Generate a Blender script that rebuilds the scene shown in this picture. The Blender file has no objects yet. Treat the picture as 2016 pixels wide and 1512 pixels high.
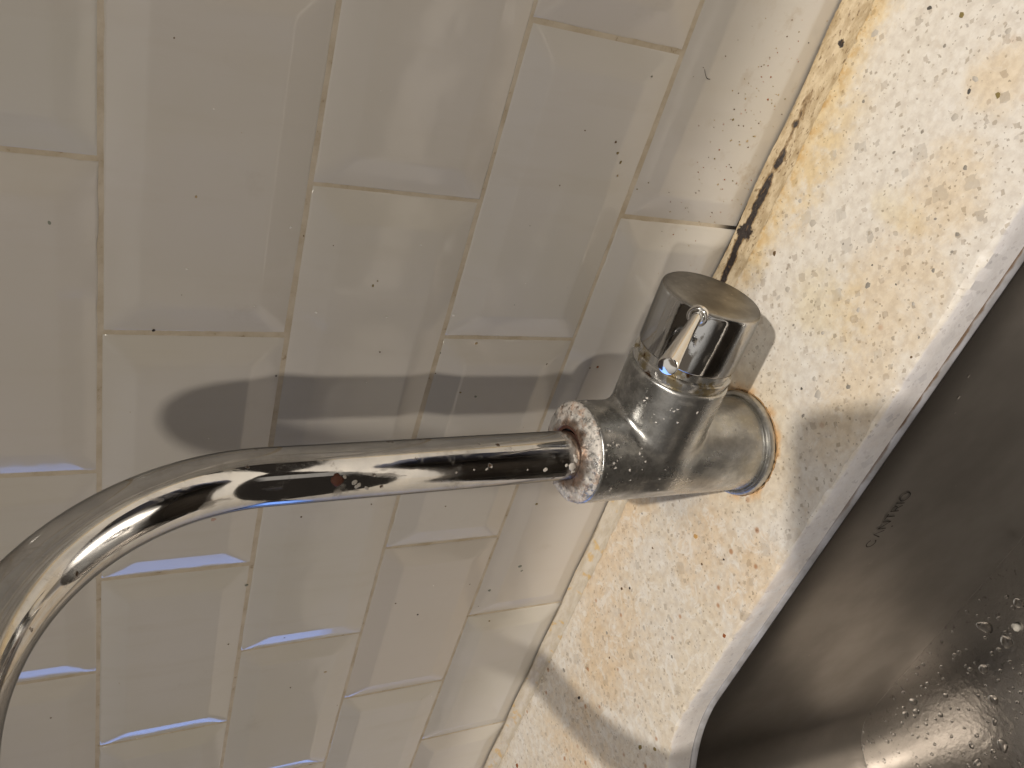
import bpy, bmesh, math, random
import numpy as np
from mathutils import Vector, Matrix

random.seed(7); rng = np.random.default_rng(7)
SC = bpy.context.scene
COL = SC.collection
TILE_A = (.605, .58, .545); TILE_B = (.58, .555, .495); TILE_C = (.60, .55, .49)
WINDOW = (.75, 1.35, 3.3); WORLD_STRENGTH = .76
P1, P2 = 18.0, 134.0
CAB_Y, CAB_Z = -.42, .73
PHONE = True
RM = [[0.274182, -0.374559, -0.885737], [-0.795458, -0.605927, 0.009997], [-0.540436, 0.701825, -0.46408]]
CAMPOS = [0.2797, -0.41268, 0.41547]
WALL_SPECKS = [(0.2333, 0.043, 0.00057, 'D'), (0.2347, 0.0357, 0.00051, 'P'), (0.2241, 0.0413, 0.00076, 'D'), (0.2236, 0.0226, 0.00059, 'K'), (0.218, 0.0352, 0.00058, 'P'), (0.1991, 0.0469, 0.00064, 'R'), (0.2002, 0.0399, 0.00077, 'R'), (0.1966, 0.044, 0.00057, 'P'), (0.187, 0.0344, 0.00097, 'R'), (0.191, 0.028, 0.00091, 'T'), (0.1849, 0.0518, 0.00076, 'T'), (0.1839, 0.0269, 0.00078, 'T'), (0.1712, 0.0542, 0.00114, 'O'), (0.1684, 0.048, 0.00058, 'D'), (0.1686, 0.0442, 0.00058, 'D'), (0.1597, 0.036, 0.0013, 'T'), (0.1635, 0.0317, 0.00092, 'T'), (0.1566, 0.0406, 0.00091, 'T'), (0.1794, 0.0161, 0.00046, 'D'), (0.1921, 0.0468, 0.00057, 'T'), (0.2061, 0.0457, 0.00051, 'R'), (0.2044, 0.0524, 0.0005, 'T'), (0.2109, 0.0471, 0.00051, 'D'), (0.1413, 0.0394, 0.00059, 'D'), (0.1327, 0.0403, 0.00066, 'R'), (0.1262, 0.0385, 0.00053, 'R'), (0.1289, 0.044, 0.00092, 'T'), (0.1352, 0.0637, 0.00051, 'R'), (0.1213, 0.0586, 0.00052, 'D'), (0.1194, 0.0797, 0.00038, 'D'), (0.1174, 0.1018, 0.00056, 'O'), (0.1231, 0.0963, 0.0005, 'O'), (0.206, 0.0791, 0.00049, 'D'), (0.1971, 0.0908, 0.0003, 'D'), (0.1866, 0.1232, 0.00058, 'G'), (0.2249, 0.0694, 0.00031, 'D'), (0.216, 0.0752, 0.00031, 'D'), (0.1456, 0.0605, 0.00032, 'D'), (0.2232, 0.0315, 0.00052, 'R'), (0.2144, 0.0431, 0.00051, 'R'), (0.1554, 0.0641, 0.00038, 'T'), (0.1635, 0.0585, 0.00044, 'T'), (0.1783, 0.0481, 0.00045, 'R'), (0.1789, 0.0359, 0.00032, 'R'), (0.1383, 0.0321, 0.00046, 'T'), (0.1179, 0.0332, 0.0004, 'T'), (0.0908, 0.0702, 0.00039, 'D'), (0.0811, 0.0672, 0.00033, 'O'), (0.0686, 0.0368, 0.00048, 'T'), (0.066, 0.0304, 0.00055, 'P'), (0.143, 0.0419, 0.00046, 'D'), (0.1415, 0.0435, 0.00039, 'R'), (0.126, 0.04, 0.00046, 'T'), (0.1283, 0.019, 0.00054, 'T'), (0.1163, 0.0148, 0.00061, 'T'), (0.1198, 0.021, 0.00047, 'T'), (0.2084, 0.0486, 0.00038, 'T'), (0.1876, 0.0534, 0.00044, 'O'), (0.1463, 0.1321, 0.00111, 'D'), (0.1398, 0.128, 0.00128, 'O'), (0.1345, 0.1235, 0.00145, 'O'), (0.1257, 0.1218, 0.00097, 'T'), (0.1865, 0.1234, 0.00079, 'G'), (0.0402, 0.2617, 0.00138, 'O'), (0.0435, 0.2595, 0.00061, 'O'), (0.0027, 0.3793, 0.00122, 'K'), (0.0668, 0.4279, 0.00171, 'G'), (0.1627, 0.3769, 0.00066, 'D'), (-0.029, 0.3091, 0.00081, 'K'), (0.0726, 0.3135, 0.00101, 'W'), (0.133, 0.3579, 0.00068, 'W'), (0.0869, 0.363, 0.00098, 'T'), (-0.1591, 0.0844, 0.00169, 'O'), (-0.2359, 0.0753, 0.0032, 'G'), (-0.2425, 0.0717, 0.00207, 'G'), (-0.3125, 0.0825, 0.00147, 'O'), (-0.1524, 0.1671, 0.0008, 'D'), (-0.2672, 0.0955, 0.00186, 'G'), (-0.2833, 0.1605, 0.00137, 'K'), (-0.223, 0.308, 0.00182, 'G'), (-0.359, 0.2591, 0.00095, 'D'), (-0.3448, 0.2311, 0.0019, 'T'), (-0.1509, 0.2781, 0.00113, 'D'), (-0.1463, 0.3372, 0.0022, 'P'), (-0.2468, 0.1547, 0.00088, 'W'), (0.0188, 0.2031, 0.00147, 'W'), (0.0184, 0.2489, 0.00079, 'W'), (0.0692, 0.2381, 0.00061, 'W'), (0.045, 0.365, 0.00073, 'W'), (0.0233, 0.328, 0.00061, 'W'), (0.0195, 0.2922, 0.00093, 'W'), (0.0671, 0.3053, 0.00058, 'D'), (-0.2535, 0.1186, 0.00113, 'D'), (-0.2637, 0.1844, 0.00111, 'D'), (-0.1437, 0.228, 0.00095, 'D'), (-0.1924, -0.1007, 0.00075, 'D'), (-0.074, 0.3455, 0.00084, 'W'), (-0.0278, 0.2041, 0.00068, 'D'), (-0.0193, 0.0796, 0.0015, 'R'), (-0.0203, 0.0859, 0.00093, 'D'), (-0.0411, 0.1839, 0.00123, 'O'), (-0.0449, 0.1712, 0.0016, 'G'), (-0.0316, 0.2525, 0.00066, 'W'), (0.1154, 0.1599, 0.00063, 'D'), (0.1503, 0.1552, 0.00062, 'D'), (-0.0026, 0.181, 0.00152, 'T'), (-0.0171, 0.1234, 0.0009, 'D'), (-0.0111, 0.2045, 0.00084, 'G'), (-0.2895, 0.2724, 0.00132, 'D'), (-0.3426, 0.4374, 0.00092, 'D'), (-0.3989, 0.3774, 0.00073, 'W'), (-0.2885, 0.3154, 0.00087, 'D')]
COUNTER_SPECKS = [(-0.1495, -0.035, 0.00152, 'g'), (-0.1955, 0.0055, 0.00187, 'o'), (-0.191, -0.0121, 0.00161, 'o'), (-0.2349, -0.0007, 0.00216, 'o'), (-0.1147, -0.094, 0.00283, 'o'), (-0.162, -0.0623, 0.0013, 'D'), (-0.1056, -0.1257, 0.00117, 'K'), (-0.2232, -0.0532, 0.00184, 'D'), (-0.2135, -0.0609, 0.00136, 'K'), (-0.1265, -0.1115, 0.00121, 'D'), (-0.3494, -0.0138, 0.00158, 'K'), (-0.273, -0.0618, 0.00215, 'g'), (-0.3635, -0.0361, 0.00289, 'g'), (-0.3612, -0.0689, 0.00284, 'K'), (-0.1501, -0.1595, 0.002, 'R'), (-0.4723, -0.0125, 0.00351, 'D'), (-0.5309, -0.0383, 0.00364, 'R'), (-0.3105, -0.1508, 0.00308, 'O'), (-0.2933, -0.1631, 0.00231, 'O'), (-0.4115, 0.0045, 0.00224, 'K'), (-0.4247, 0.0002, 0.00226, 'D'), (-0.4517, 0.0154, 0.00175, 'D'), (-0.2876, -0.0776, 0.0012, 'D'), (-0.2131, -0.1313, 0.00173, 'g'), (-0.2245, -0.0941, 0.00291, 'l'), (-0.1903, -0.1128, 0.003, 'l'), (0.1194, -0.1123, 0.00265, 'g'), (0.0981, -0.0358, 0.00218, 'D'), (0.1708, -0.1446, 0.00187, 'g'), (0.1483, -0.1439, 0.00158, 'g'), (0.0393, -0.1089, 0.0014, 'k'), (0.0261, -0.1204, 0.00228, 'g'), (0.0625, -0.1375, 0.00235, 'g'), (0.0507, -0.1135, 0.00242, 'l'), (0.0444, -0.1218, 0.00379, 'l'), (0.1307, -0.1079, 0.00083, 'k'), (0.1299, -0.1286, 0.00097, 'k'), (0.1713, -0.1281, 0.00127, 'g'), (0.1617, -0.1475, 0.00125, 'g'), (0.127, -0.1446, 0.00175, 'l'), (0.1139, -0.1588, 0.00127, 'g'), (0.1023, -0.1616, 0.00096, 'D'), (0.2624, -0.0555, 0.00237, 'k'), (0.2645, -0.0772, 0.00198, 'O'), (0.2406, -0.0281, 0.0035, 'l'), (0.2338, -0.1055, 0.00208, 'k'), (0.2379, -0.1217, 0.0022, 'O'), (0.2403, -0.1048, 0.00256, 'l'), (0.2656, -0.1074, 0.00223, 'l'), (0.1295, -0.0531, 0.00351, 'l'), (0.0845, -0.06, 0.00286, 'l'), (0.201, -0.1274, 0.00189, 'g'), (0.1043, -0.1155, 0.00233, 'l'), (0.1364, -0.0348, 0.00179, 'l'), (0.1899, -0.082, 0.00166, 'g'), (0.2061, -0.092, 0.00147, 'g'), (0.2202, -0.1058, 0.00256, 'l'), (0.2056, -0.0442, 0.00155, 'g'), (0.2486, -0.0771, 0.00132, 'g'), (0.2223, -0.1251, 0.00141, 'l'), (0.0782, -0.1016, 0.00172, 'l'), (0.0686, -0.0785, 0.00141, 'g'), (0.1306, -0.0819, 0.00102, 'g')]

# ------------------------------------------------------------------ camera
cam_d = bpy.data.cameras.new('camera'); cam = bpy.data.objects.new('camera', cam_d); COL.objects.link(cam)
cam_d.sensor_width = 36.0; cam_d.lens = 1622.06 / 2016 * 36.0
cam_d.clip_start = 0.01; cam_d.clip_end = 60
r0, r1, r2 = [Vector(r) for r in RM]
M = Matrix((r0, -r1, -r2)).transposed().to_4x4(); M.translation = Vector(CAMPOS)
cam.matrix_world = M
cam_d.dof.use_dof = False
SC.camera = cam

# ------------------------------------------------------------------ view / world / lamps
SC.render.engine = 'CYCLES'
SC.view_settings.view_transform = 'Standard'; SC.view_settings.look = 'None'
SC.view_settings.exposure = 0.0; SC.view_settings.gamma = 1.0; SC.view_settings.use_curve_mapping = False
SC.cycles.max_bounces = 8; SC.cycles.glossy_bounces = 5; SC.cycles.sample_clamp_indirect = 6.0
SC.cycles.use_denoising = True
SC.cycles.caustics_reflective = False; SC.cycles.caustics_refractive = False

class NT:
    """small node builder"""
    def __init__(s, nt): s.t = nt; s.n = nt.nodes; s.l = nt.links
    def node(s, typ, **kw):
        n = s.n.new(typ)
        for k, v in kw.items(): setattr(n, k, v)
        return n
    def put(s, sock, v):
        if isinstance(v, bpy.types.NodeSocket): s.l.new(v, sock)
        elif v is not None:
            if isinstance(v, (tuple, list)) and sock.type == 'RGBA' and len(v) == 3: v = (*v, 1)
            sock.default_value = v
    def math(s, op, a, b=None, c=None, clamp=False):
        n = s.node('ShaderNodeMath', operation=op, use_clamp=clamp)
        s.put(n.inputs[0], a)
        if b is not None: s.put(n.inputs[1], b)
        if c is not None: s.put(n.inputs[2], c)
        return n.outputs[0]
    def add(s, a, b): return s.math('ADD', a, b)
    def sub(s, a, b): return s.math('SUBTRACT', a, b)
    def mul(s, a, b): return s.math('MULTIPLY', a, b)
    def mx(s, a, b): return s.math('MAXIMUM', a, b)
    def step(s, v, lo, hi, a=0.0, b=1.0):
        n = s.node('ShaderNodeMapRange', interpolation_type='SMOOTHSTEP')
        s.put(n.inputs[0], v); n.inputs[1].default_value = lo; n.inputs[2].default_value = hi
        n.inputs[3].default_value = a; n.inputs[4].default_value = b
        return n.outputs[0]
    def noise(s, vec, scale, detail=2, rough=.5, dist=0.0, col=False):
        n = s.node('ShaderNodeTexNoise'); s.put(n.inputs['Vector'], vec)
        n.inputs['Scale'].default_value = scale; n.inputs['Detail'].default_value = detail
        n.inputs['Roughness'].default_value = rough; n.inputs['Distortion'].default_value = dist
        return n.outputs[1] if col else n.outputs[0]
    def vor(s, vec, scale, feature='F1', metric='EUCLIDEAN', rnd=1.0):
        n = s.node('ShaderNodeTexVoronoi', feature=feature, distance=metric); s.put(n.inputs['Vector'], vec)
        n.inputs['Scale'].default_value = scale; n.inputs['Randomness'].default_value = rnd
        return n
    def mixc(s, f, a, b, mode='MIX'):
        n = s.node('ShaderNodeMix', data_type='RGBA', blend_type=mode)
        s.put(n.inputs[0], f); s.put(n.inputs[6], a); s.put(n.inputs[7], b)
        return n.outputs[2]
    def sep(s, v):
        n = s.node('ShaderNodeSeparateXYZ'); s.put(n.inputs[0], v); return n.outputs
    def comb(s, x, y, z):
        n = s.node('ShaderNodeCombineXYZ'); s.put(n.inputs[0], x); s.put(n.inputs[1], y); s.put(n.inputs[2], z); return n.outputs[0]
    def vm(s, op, a, b=None):
        n = s.node('ShaderNodeVectorMath', operation=op); s.put(n.inputs[0], a)
        if b is not None: s.put(n.inputs[1], b)
        return n.outputs['Value'] if op in ('LENGTH', 'DISTANCE', 'DOT_PRODUCT') else n.outputs[0]
    def bump(s, h, strength=.3, dist=.001, normal=None):
        n = s.node('ShaderNodeBump'); s.put(n.inputs['Height'], h)
        n.inputs['Strength'].default_value = strength; n.inputs['Distance'].default_value = dist
        if normal is not None: s.put(n.inputs['Normal'], normal)
        return n.outputs[0]
    def blob(s, pos, cx, cy, cz, rx, ry, rz, soft=1.0):
        """1 inside an ellipsoid about a point of the place, falling to 0 at its rim"""
        d = s.vm('LENGTH', s.vm('DIVIDE', s.vm('SUBTRACT', pos, (cx, cy, cz)), (rx, ry, rz)))
        return s.step(d, 1.0, 1.0 - soft, 0.0, 1.0)

def mat(name):
    m = bpy.data.materials.new(name); m.use_nodes = True
    N = NT(m.node_tree)
    bs = m.node_tree.nodes['Principled BSDF']
    tc = N.node('ShaderNodeTexCoord').outputs['Object']
    return m, N, bs, tc

def simple(name, col, rough=.5, metal=0.0, **kw):
    m, N, b, tc = mat(name)
    b.inputs['Base Color'].default_value = (*col, 1); b.inputs['Roughness'].default_value = rough
    b.inputs['Metallic'].default_value = metal
    for k, v in kw.items(): b.inputs[k].default_value = v
    return m

# the dim kitchen round the sink: warm ceiling, dark cupboards, one blue daylight window on the left
W = bpy.data.worlds.new('World'); SC.world = W; W.use_nodes = True
N = NT(W.node_tree); bg = W.node_tree.nodes['Background']
g = N.node('ShaderNodeTexCoord').outputs['Generated']
x, y, z = N.sep(g)
ceil = N.step(z, .12, .5)
c = N.mixc(ceil, (.050, .042, .034), (.83, .785, .72))
c = N.mixc(N.mul(N.step(z, -.1, .05), N.step(N.noise(g, 3.0, 1), .5, .6)), c, (.20, .165, .13))
c = N.mixc(N.step(z, -.05, -.3), c, (.040, .033, .027))
# a paler upright band far to the front right
u2 = N.math('DIVIDE', x, N.mx(N.math('MULTIPLY', y, -1.0), .01))
dm = N.mul(N.mul(N.step(u2, .55, .60), N.step(u2, 1.0, .95)), N.mul(N.step(z, -.35, -.30), N.step(y, 0, -.05)))
c = N.mixc(dm, c, (.55, .50, .44))
nx = N.mx(N.math('MULTIPLY', x, -1.0), .01)
u = N.math('DIVIDE', y, nx); w = N.math('DIVIDE', z, nx)
win = N.mul(N.mul(N.step(u, -.34, -.31), N.step(u, .02, -.01)), N.mul(N.step(w, -.30, -.22), N.step(w, .62, .58)))
win = N.mul(win, N.step(x, 0, -.05))
c = N.mixc(win, c, WINDOW)
N.put(bg.inputs['Color'], c); bg.inputs['Strength'].default_value = WORLD_STRENGTH

def lamp(name, loc, power, radius, col):
    d = bpy.data.lights.new(name, 'POINT'); d.energy = power; d.shadow_soft_size = radius; d.color = col
    o = bpy.data.objects.new(name, d); COL.objects.link(o); o.location = loc; return o
lamp('room_lamp', (.176, -1.107, .970), P1, .030, (1.0, .91, .80))
lamp('downlight', (1.019, -.998, 1.671), P2, .02, (1.0, .925, .83))

# ------------------------------------------------------------------ object helpers
def link(name, me, m=None, parent=None, smooth=True, angle=None):
    o = bpy.data.objects.new(name, me); COL.objects.link(o)
    if m is not None:
        for mm in (m if isinstance(m, (list, tuple)) else [m]): me.materials.append(mm)
    if smooth: me.shade_smooth()
    if angle is not None: me.set_sharp_from_angle(angle=math.radians(angle))
    if parent: o.parent = parent
    return o
def bmobj(name, bm, m, parent=None, smooth=True, angle=40):
    me = bpy.data.meshes.new(name); bm.normal_update(); bm.to_mesh(me); bm.free()
    return link(name, me, m, parent, smooth, angle)
def pyobj(name, V, F, m, parent=None, smooth=True, angle=None):
    me = bpy.data.meshes.new(name); me.from_pydata([tuple(map(float, v)) for v in V], [], F); me.update()
    return link(name, me, m, parent, smooth, angle)
def thing(name, label, cat, group=None):
    o = bpy.data.objects.new(name, None); COL.objects.link(o); o.empty_display_size = .02
    o['label'] = label; o['category'] = cat
    if group: o['group'] = group
    return o
def lathe(prof, origin, axis, segs=96, close=True):
    """revolve (r, h) pairs about an axis"""
    a = Vector(axis).normalized(); u = a.cross(Vector((.13, .97, .2))).normalized(); v = a.cross(u); o = Vector(origin)
    V, F = [], []
    for r, h in prof:
        for k in range(segs):
            t = 2 * math.pi * k / segs
            V.append(o + a * h + (u * math.cos(t) + v * math.sin(t)) * r)
    for i in range(len(prof) - 1):
        for k in range(segs):
            k2 = (k + 1) % segs
            F.append((i * segs + k, i * segs + k2, (i + 1) * segs + k2, (i + 1) * segs + k))
    if close:
        F.append(tuple(reversed(range(segs)))); F.append(tuple((len(prof) - 1) * segs + k for k in range(segs)))
    return V, F

# ------------------------------------------------------------------ materials
def m_tile():
    m, N, b, P = mat('glazed_tile')
    n = N.noise(P, 9, 3); n2 = N.noise(P, 900, 2)
    c = N.mixc(N.step(n, .3, .7), TILE_A, TILE_B)  # tint drift painted in for ambient reflections on the tiles
    drip = N.noise(N.vm('MULTIPLY', P, (1, 1, .12)), 70, 4, .6)
    c = N.mixc(N.mul(N.step(drip, .52, .70), .16), c, (.50, .45, .36))
    att = N.node('ShaderNodeAttribute', attribute_name='tone').outputs['Fac']
    c = N.mixc(att, c, TILE_C)
    # greasy splash marks low on the wall, thicker to the right
    X, Y, Z = N.sep(P)
    low = N.mul(N.step(Z, .11, .01), N.step(X, -.02, .16))
    sp = N.step(N.noise(P, 60, 5, .65), .56, .72)
    c = N.mixc(N.mul(N.mul(sp, low), .40), c, (.36, .25, .13))
    dirt = N.step(N.noise(P, 26, 6, .7), .60, .80)
    c = N.mixc(N.mul(dirt, .16), c, (.30, .25, .17))
    N.put(b.inputs['Base Color'], c)
    smear = N.noise(P, 14, 5, .6)
    N.put(b.inputs['Roughness'], N.add(N.step(smear, .35, .8, .05, .17), N.step(drip, .5, .75, 0, .10)))
    b.inputs['Specular IOR Level'].default_value = .5
    N.put(b.inputs['Normal'], N.bump(N.add(N.mul(N.noise(P, 26, 2), 1.0), N.mul(n2, .03)), .32, .002))
    return m
def m_grout():
    m, N, b, P = mat('grout')
    n = N.noise(P, 55, 4, .6)
    X, Y, Z = N.sep(P)
    c = N.mixc(N.step(n, .35, .7), (.56, .49, .385), (.45, .375, .27))
    c = N.mixc(N.mul(N.step(N.noise(P, 110, 4, .7), .60, .70), .7), c, (.26, .18, .10))
    mould = N.mul(N.mul(N.step(Z, .03, .012), N.step(X, .05, .08)), N.step(X, .13, .11))
    c = N.mixc(mould, c, (.02, .015, .012))
    N.put(b.inputs['Base Color'], c); b.inputs['Roughness'].default_value = .8
    N.put(b.inputs['Normal'], N.bump(N.noise(P, 600, 3), .5, .0008))
    return m
def m_quartz(edge=False):
    m, N, b, P = mat('speckled_quartz' if not edge else 'chipped_quartz_edge')
    X, Y, Z = N.sep(P)
    warp = N.vm('ADD', P, N.vm('SCALE', N.noise(P, 240, 2, col=True), None))
    wn = warp.node; wn0 = [n for n in m.node_tree.nodes if n.type == 'VECT_MATH' and n.operation == 'SCALE'][0]
    wn0.inputs['Scale'].default_value = .0034
    c = N.mixc(N.step(N.noise(P, 160, 4, .6), .35, .68), (.78, .74, .67), (.66, .61, .54))
    # whitish grains
    v = N.vor(warp, 230, metric='MANHATTAN'); R, G, B = N.sep(v.outputs['Color'])
    c = N.mixc(N.mul(N.step(R, .62, .64), N.mul(N.step(v.outputs['Distance'], .6, .35), .45)), c, (.84, .81, .76))
    def chips(vec, scale, prob, r, cols, metric='CHEBYCHEV', amt=1.0):
        nonlocal c
        v = N.vor(vec, scale, metric=metric); R, G, B = N.sep(v.outputs['Color'])
        th = N.mul(N.add(N.mul(G, .75), .35), r)
        inside = N.step(N.sub(v.outputs['Distance'], th), .035, -.01)
        f = N.mul(inside, N.step(R, 1 - prob, 1 - prob + .004))
        cc = N.mixc(B, cols[0], cols[1])
        c = N.mixc(N.mul(f, amt), c, cc)
    chips(warp, 75, .18, .52, ((.60, .56, .50), (.44, .41, .37)), 'MANHATTAN', .7)
    chips(warp, 140, .26, .50, ((.54, .48, .41), (.34, .31, .27)), 'MANHATTAN', .7)
    chips(N.vm('ADD', warp, (3.1, 1.7, .4)), 235, .26, .46, ((.48, .41, .32), (.25, .215, .175)), 'MANHATTAN', .68)
    chips(N.vm('ADD', warp, (7.1, 2.7, 5.4)), 420, .24, .46, ((.44, .36, .26), (.24, .20, .155)), 'MANHATTAN', .62)
    # old food and water stains
    base_n = N.noise(P, 16, 6, .62, .6)
    fine = N.noise(P, 110, 5, .7)
    nn = N.add(N.mul(base_n, .55), N.mul(fine, .45))
    def stain(cover, lo, hi, col, amt):
        nonlocal c
        # cover 0..1 lowers the noise threshold
        f = N.step(N.add(nn, N.mul(cover, .35)), lo, hi)
        f = N.mul(N.mul(f, N.step(cover, .02, .35)), amt)
        c = N.mixc(f, c, col, 'MULTIPLY')
    if not edge:
        B_ = lambda cx, cy, rx, ry: N.blob(P, cx, cy, 0, rx, ry, 1)
        orange = N.mx(N.mx(B_(.118, -.128, .075, .055), B_(.185, -.125, .050, .040)), B_(.055, -.142, .07, .04))
        orange = N.mx(orange, B_(.245, -.118, .03, .03))
        stain(orange, .46, .86, (.97, .86, .69), .80)
        yel = N.mx(B_(.090, -.095, .05, .055), B_(.165, -.105, .018, .035))
        stain(yel, .52, .85, (.98, .92, .76), .75)
        tan = N.mx(N.mx(B_(-.115, -.10, .07, .06), B_(-.10, -.150, .07, .045)), B_(-.20, -.02, .20, .05))
        tan = N.mx(tan, N.mx(B_(-.29, -.07, .13, .09), B_(-.42, -.12, .12, .12)))
        stain(tan, .52, .90, (.99, .86, .70), .8)
        gen = N.step(X, -.02, -.10, .0, .8)
        stain(N.mul(gen, 1.0), .62, .95, (.96, .89, .77), .9)
        blot = N.mul(N.step(N.noise(P, 75, 5, .7, 1.0), .50, .64), N.step(X, .10, -.06, .25, .8)); c = N.mixc(N.mul(blot, .55), c, (.70, .60, .46))
        blot2 = N.mul(N.step(N.noise(N.vm('ADD', P, (3, 1, 2)), 60, 4, .7, 1.2), .53, .62), N.step(X, .10, -.06, .3, .8)); c = N.mixc(N.mul(blot2, .6), c, (.85, .83, .78))
        # strong yellow band along the wall right of the tap, thin one left of it
        band = N.mul(N.step(N.add(Y, N.mul(N.sub(fine, .5), .030)), -.042, -.020), N.step(X, .035, .085))
        band = N.mul(band, N.step(X, .30, .24, .6, 1.0))
        wedge = N.mul(N.step(Y, -.062, -.035), N.mul(N.step(X, .10, .125), N.step(X, .25, .17)))
        bandf = N.mx(band, N.mul(wedge, N.step(nn, .42, .6)))
        c = N.mixc(N.mul(bandf, N.step(nn, .30, .55, .35, .95)), c, (.96, .82, .56), 'MULTIPLY')
        c = N.mixc(N.mul(N.mul(band, N.step(Y, -.030, -.010)), N.step(fine, .45, .62)), c, (.80, .60, .32), 'MULTIPLY')
        thin = N.mul(N.step(Y, -.020, -.004), N.step(X, .06, -.04))
        c = N.mixc(N.mul(thin, N.step(nn, .35, .6, .1, .8)), c, (.99, .80, .42), 'MULTIPLY')
        c = N.mixc(N.mul(thin, N.step(N.noise(P, 90, 2), .62, .70)), c, (.72, .40, .12), 'MULTIPLY')
        # rust ring round the tap
        d = N.vm('LENGTH', N.vm('SUBTRACT', N.vm('MULTIPLY', P, (1, 1, 0)), (-.0272, -.0855, 0)))
        ring = N.step(N.add(d, N.mul(N.sub(fine, .5), .010)), .0455, .036)
        c = N.mixc(N.mul(N.mul(ring, .8), N.step(N.noise(P, 60, 3), .42, .60)), c, (.95, .64, .32), 'MULTIPLY')
        halo = N.step(N.add(d, N.mul(N.sub(nn, .5), .05)), .072, .038)
        c = N.mixc(N.mul(halo, .6), c, (1.0, .88, .68), 'MULTIPLY')
        # rusty dots
        rd = N.vor(P, 95); R, G, B = N.sep(rd.outputs['Color'])
        f = N.mul(N.step(rd.outputs['Distance'], .28, .12), N.step(R, .90, .92))
        c = N.mixc(N.mul(N.mul(f, .75), N.mx(N.step(X, .0, -.08), N.mul(orange, .6))), c, (.55, .27, .10), 'MULTIPLY')
    else:
        c = N.mixc(.8, c, (.93, .92, .91))
    # vertical cut face painted paler and cooler, brightness put into its colour
    gN = N.node('ShaderNodeNewGeometry').outputs['Normal']; nz = N.sep(gN)[2]
    if not edge: c = N.mixc(N.mul(N.step(nz, .6, .2), .50), c, (.86, .84, .88))
    N.put(b.inputs['Base Color'], c)
    N.put(b.inputs['Roughness'], N.step(N.noise(P, 40, 3), .3, .7, .30, .52) if not edge else .7)
    N.put(b.inputs['Normal'], N.bump(N.noise(P, 500, 3), .25 if not edge else .9, .0006))
    b.inputs['Specular IOR Level'].default_value = .35
    return m
def m_sealant():
    m, N, b, P = mat('old_silicone')
    X, Y, Z = N.sep(P)
    st = N.vm('MULTIPLY', P, (1, 2.6, 2.6))
    n = N.noise(st, 70, 5, .65); n2 = N.noise(st, 260, 3, .6)
    right = N.step(X, .02, .075)
    c = N.mixc(N.step(n, .35, .65), (.62, .56, .46), (.52, .45, .34))
    c = N.mixc(N.mul(N.step(N.noise(P, 80, 3), .56, .66), .7), c, (.62, .40, .12))
    yel = N.mixc(N.step(n, .36, .64), (.62, .51, .34), (.42, .32, .19))
    c = N.mixc(right, c, yel)
    # black mould streak along the joint, ragged, fading to the right, with a few darker patches
    l = N.math('ABSOLUTE', N.add(N.add(Y, Z), N.add(.0022, N.mul(N.sub(N.noise(P, 55, 3), .5), .008))))
    prof_ = N.step(l, .0062, .0)
    env = N.mx(N.mul(N.step(X, .046, .060), N.step(X, .150, .125, .45, 1.0)), N.blob(P, .0985, -.004, .004, .012, .03, .03, .8))
    env = N.mx(env, N.mul(N.blob(P, .152, -.004, .004, .016, .03, .03, .9), .95))
    env = N.mx(env, N.mul(N.blob(P, .176, -.004, .004, .006, .03, .03, .9), .7))
    env = N.mul(env, N.step(X, .21, .19))
    val = N.add(N.mul(N.mul(env, prof_), .95), N.add(N.mul(N.sub(n2, .5), .75), N.mul(N.sub(n, .5), .55)))
    mould = N.step(val, .42, .62)
    core = N.blob(P, .0985, -.006, .004, .0100, .0110, .0110, 1.0)
    core = N.mul(core, 1.0); core = N.mx(core, N.blob(P, .2285, -.010, .004, .0044, .0040, .0050, .9))
    mould = N.mx(mould, N.step(N.add(core, N.add(N.mul(N.sub(N.noise(P, 420, 4, .7), .5), 1.0), N.mul(N.sub(n2, .5), .6))), .34, .55))
    yb = N.mul(N.mul(N.step(val, .22, .45), right), .8); c = N.mixc(yb, c, (.20, .12, .04))
    c = N.mixc(mould, c, (.022, .014, .010))
    c = N.mixc(N.mul(N.mul(N.step(n2, .58, .68), right), .75), c, (.14, .08, .03))
    N.put(b.inputs['Base Color'], c); b.inputs['Roughness'].default_value = .48
    N.put(b.inputs['Normal'], N.bump(N.add(n, N.mul(n2, .5)), .7, .0014))
    return m
def m_chrome():
    m, N, b, P = mat('polished_chrome')
    n = N.noise(P, 60, 5, .6)
    c = N.mixc(N.step(n, .35, .7), (.60, .59, .575), (.50, .50, .50))
    # dried water haze and pits
    haze = N.mx(N.step(N.noise(P, 38, 6, .7), .52, .68), N.mul(N.step(N.noise(N.vm('MULTIPLY', P, (1, 1, .2)), 190, 4, .7), .56, .70), .8))
    haze = N.mx(haze, N.mul(N.step(N.sep(P)[2], .20, .15), N.step(N.noise(P, 85, 5, .7), .44, .62, 0, .9)))
    c = N.mixc(N.mul(haze, .55), c, (.40, .385, .365))
    pit = N.vor(P, 160); R, G, B = N.sep(pit.outputs['Color'])
    f = N.mul(N.step(N.add(pit.outputs['Distance'], N.mul(N.sub(N.noise(P, 700, 2), .5), .3)), .26, .12), N.step(R, .89, .90))
    c = N.mixc(f, c, (.09, .06, .04))
    b.inputs['Specular Tint'].default_value = (.42, .42, .42, 1)
    N.put(b.inputs['Base Color'], c); b.inputs['Metallic'].default_value = 1
    N.put(b.inputs['Roughness'], N.add(N.step(n, .3, .8, .035, .09), N.mul(haze, .22)))
    N.put(b.inputs['Metallic'], N.sub(1.0, N.mul(f, .8)))
    N.put(b.inputs['Normal'], N.bump(N.noise(P, 30, 3), .06, .002))
    return m
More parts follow.
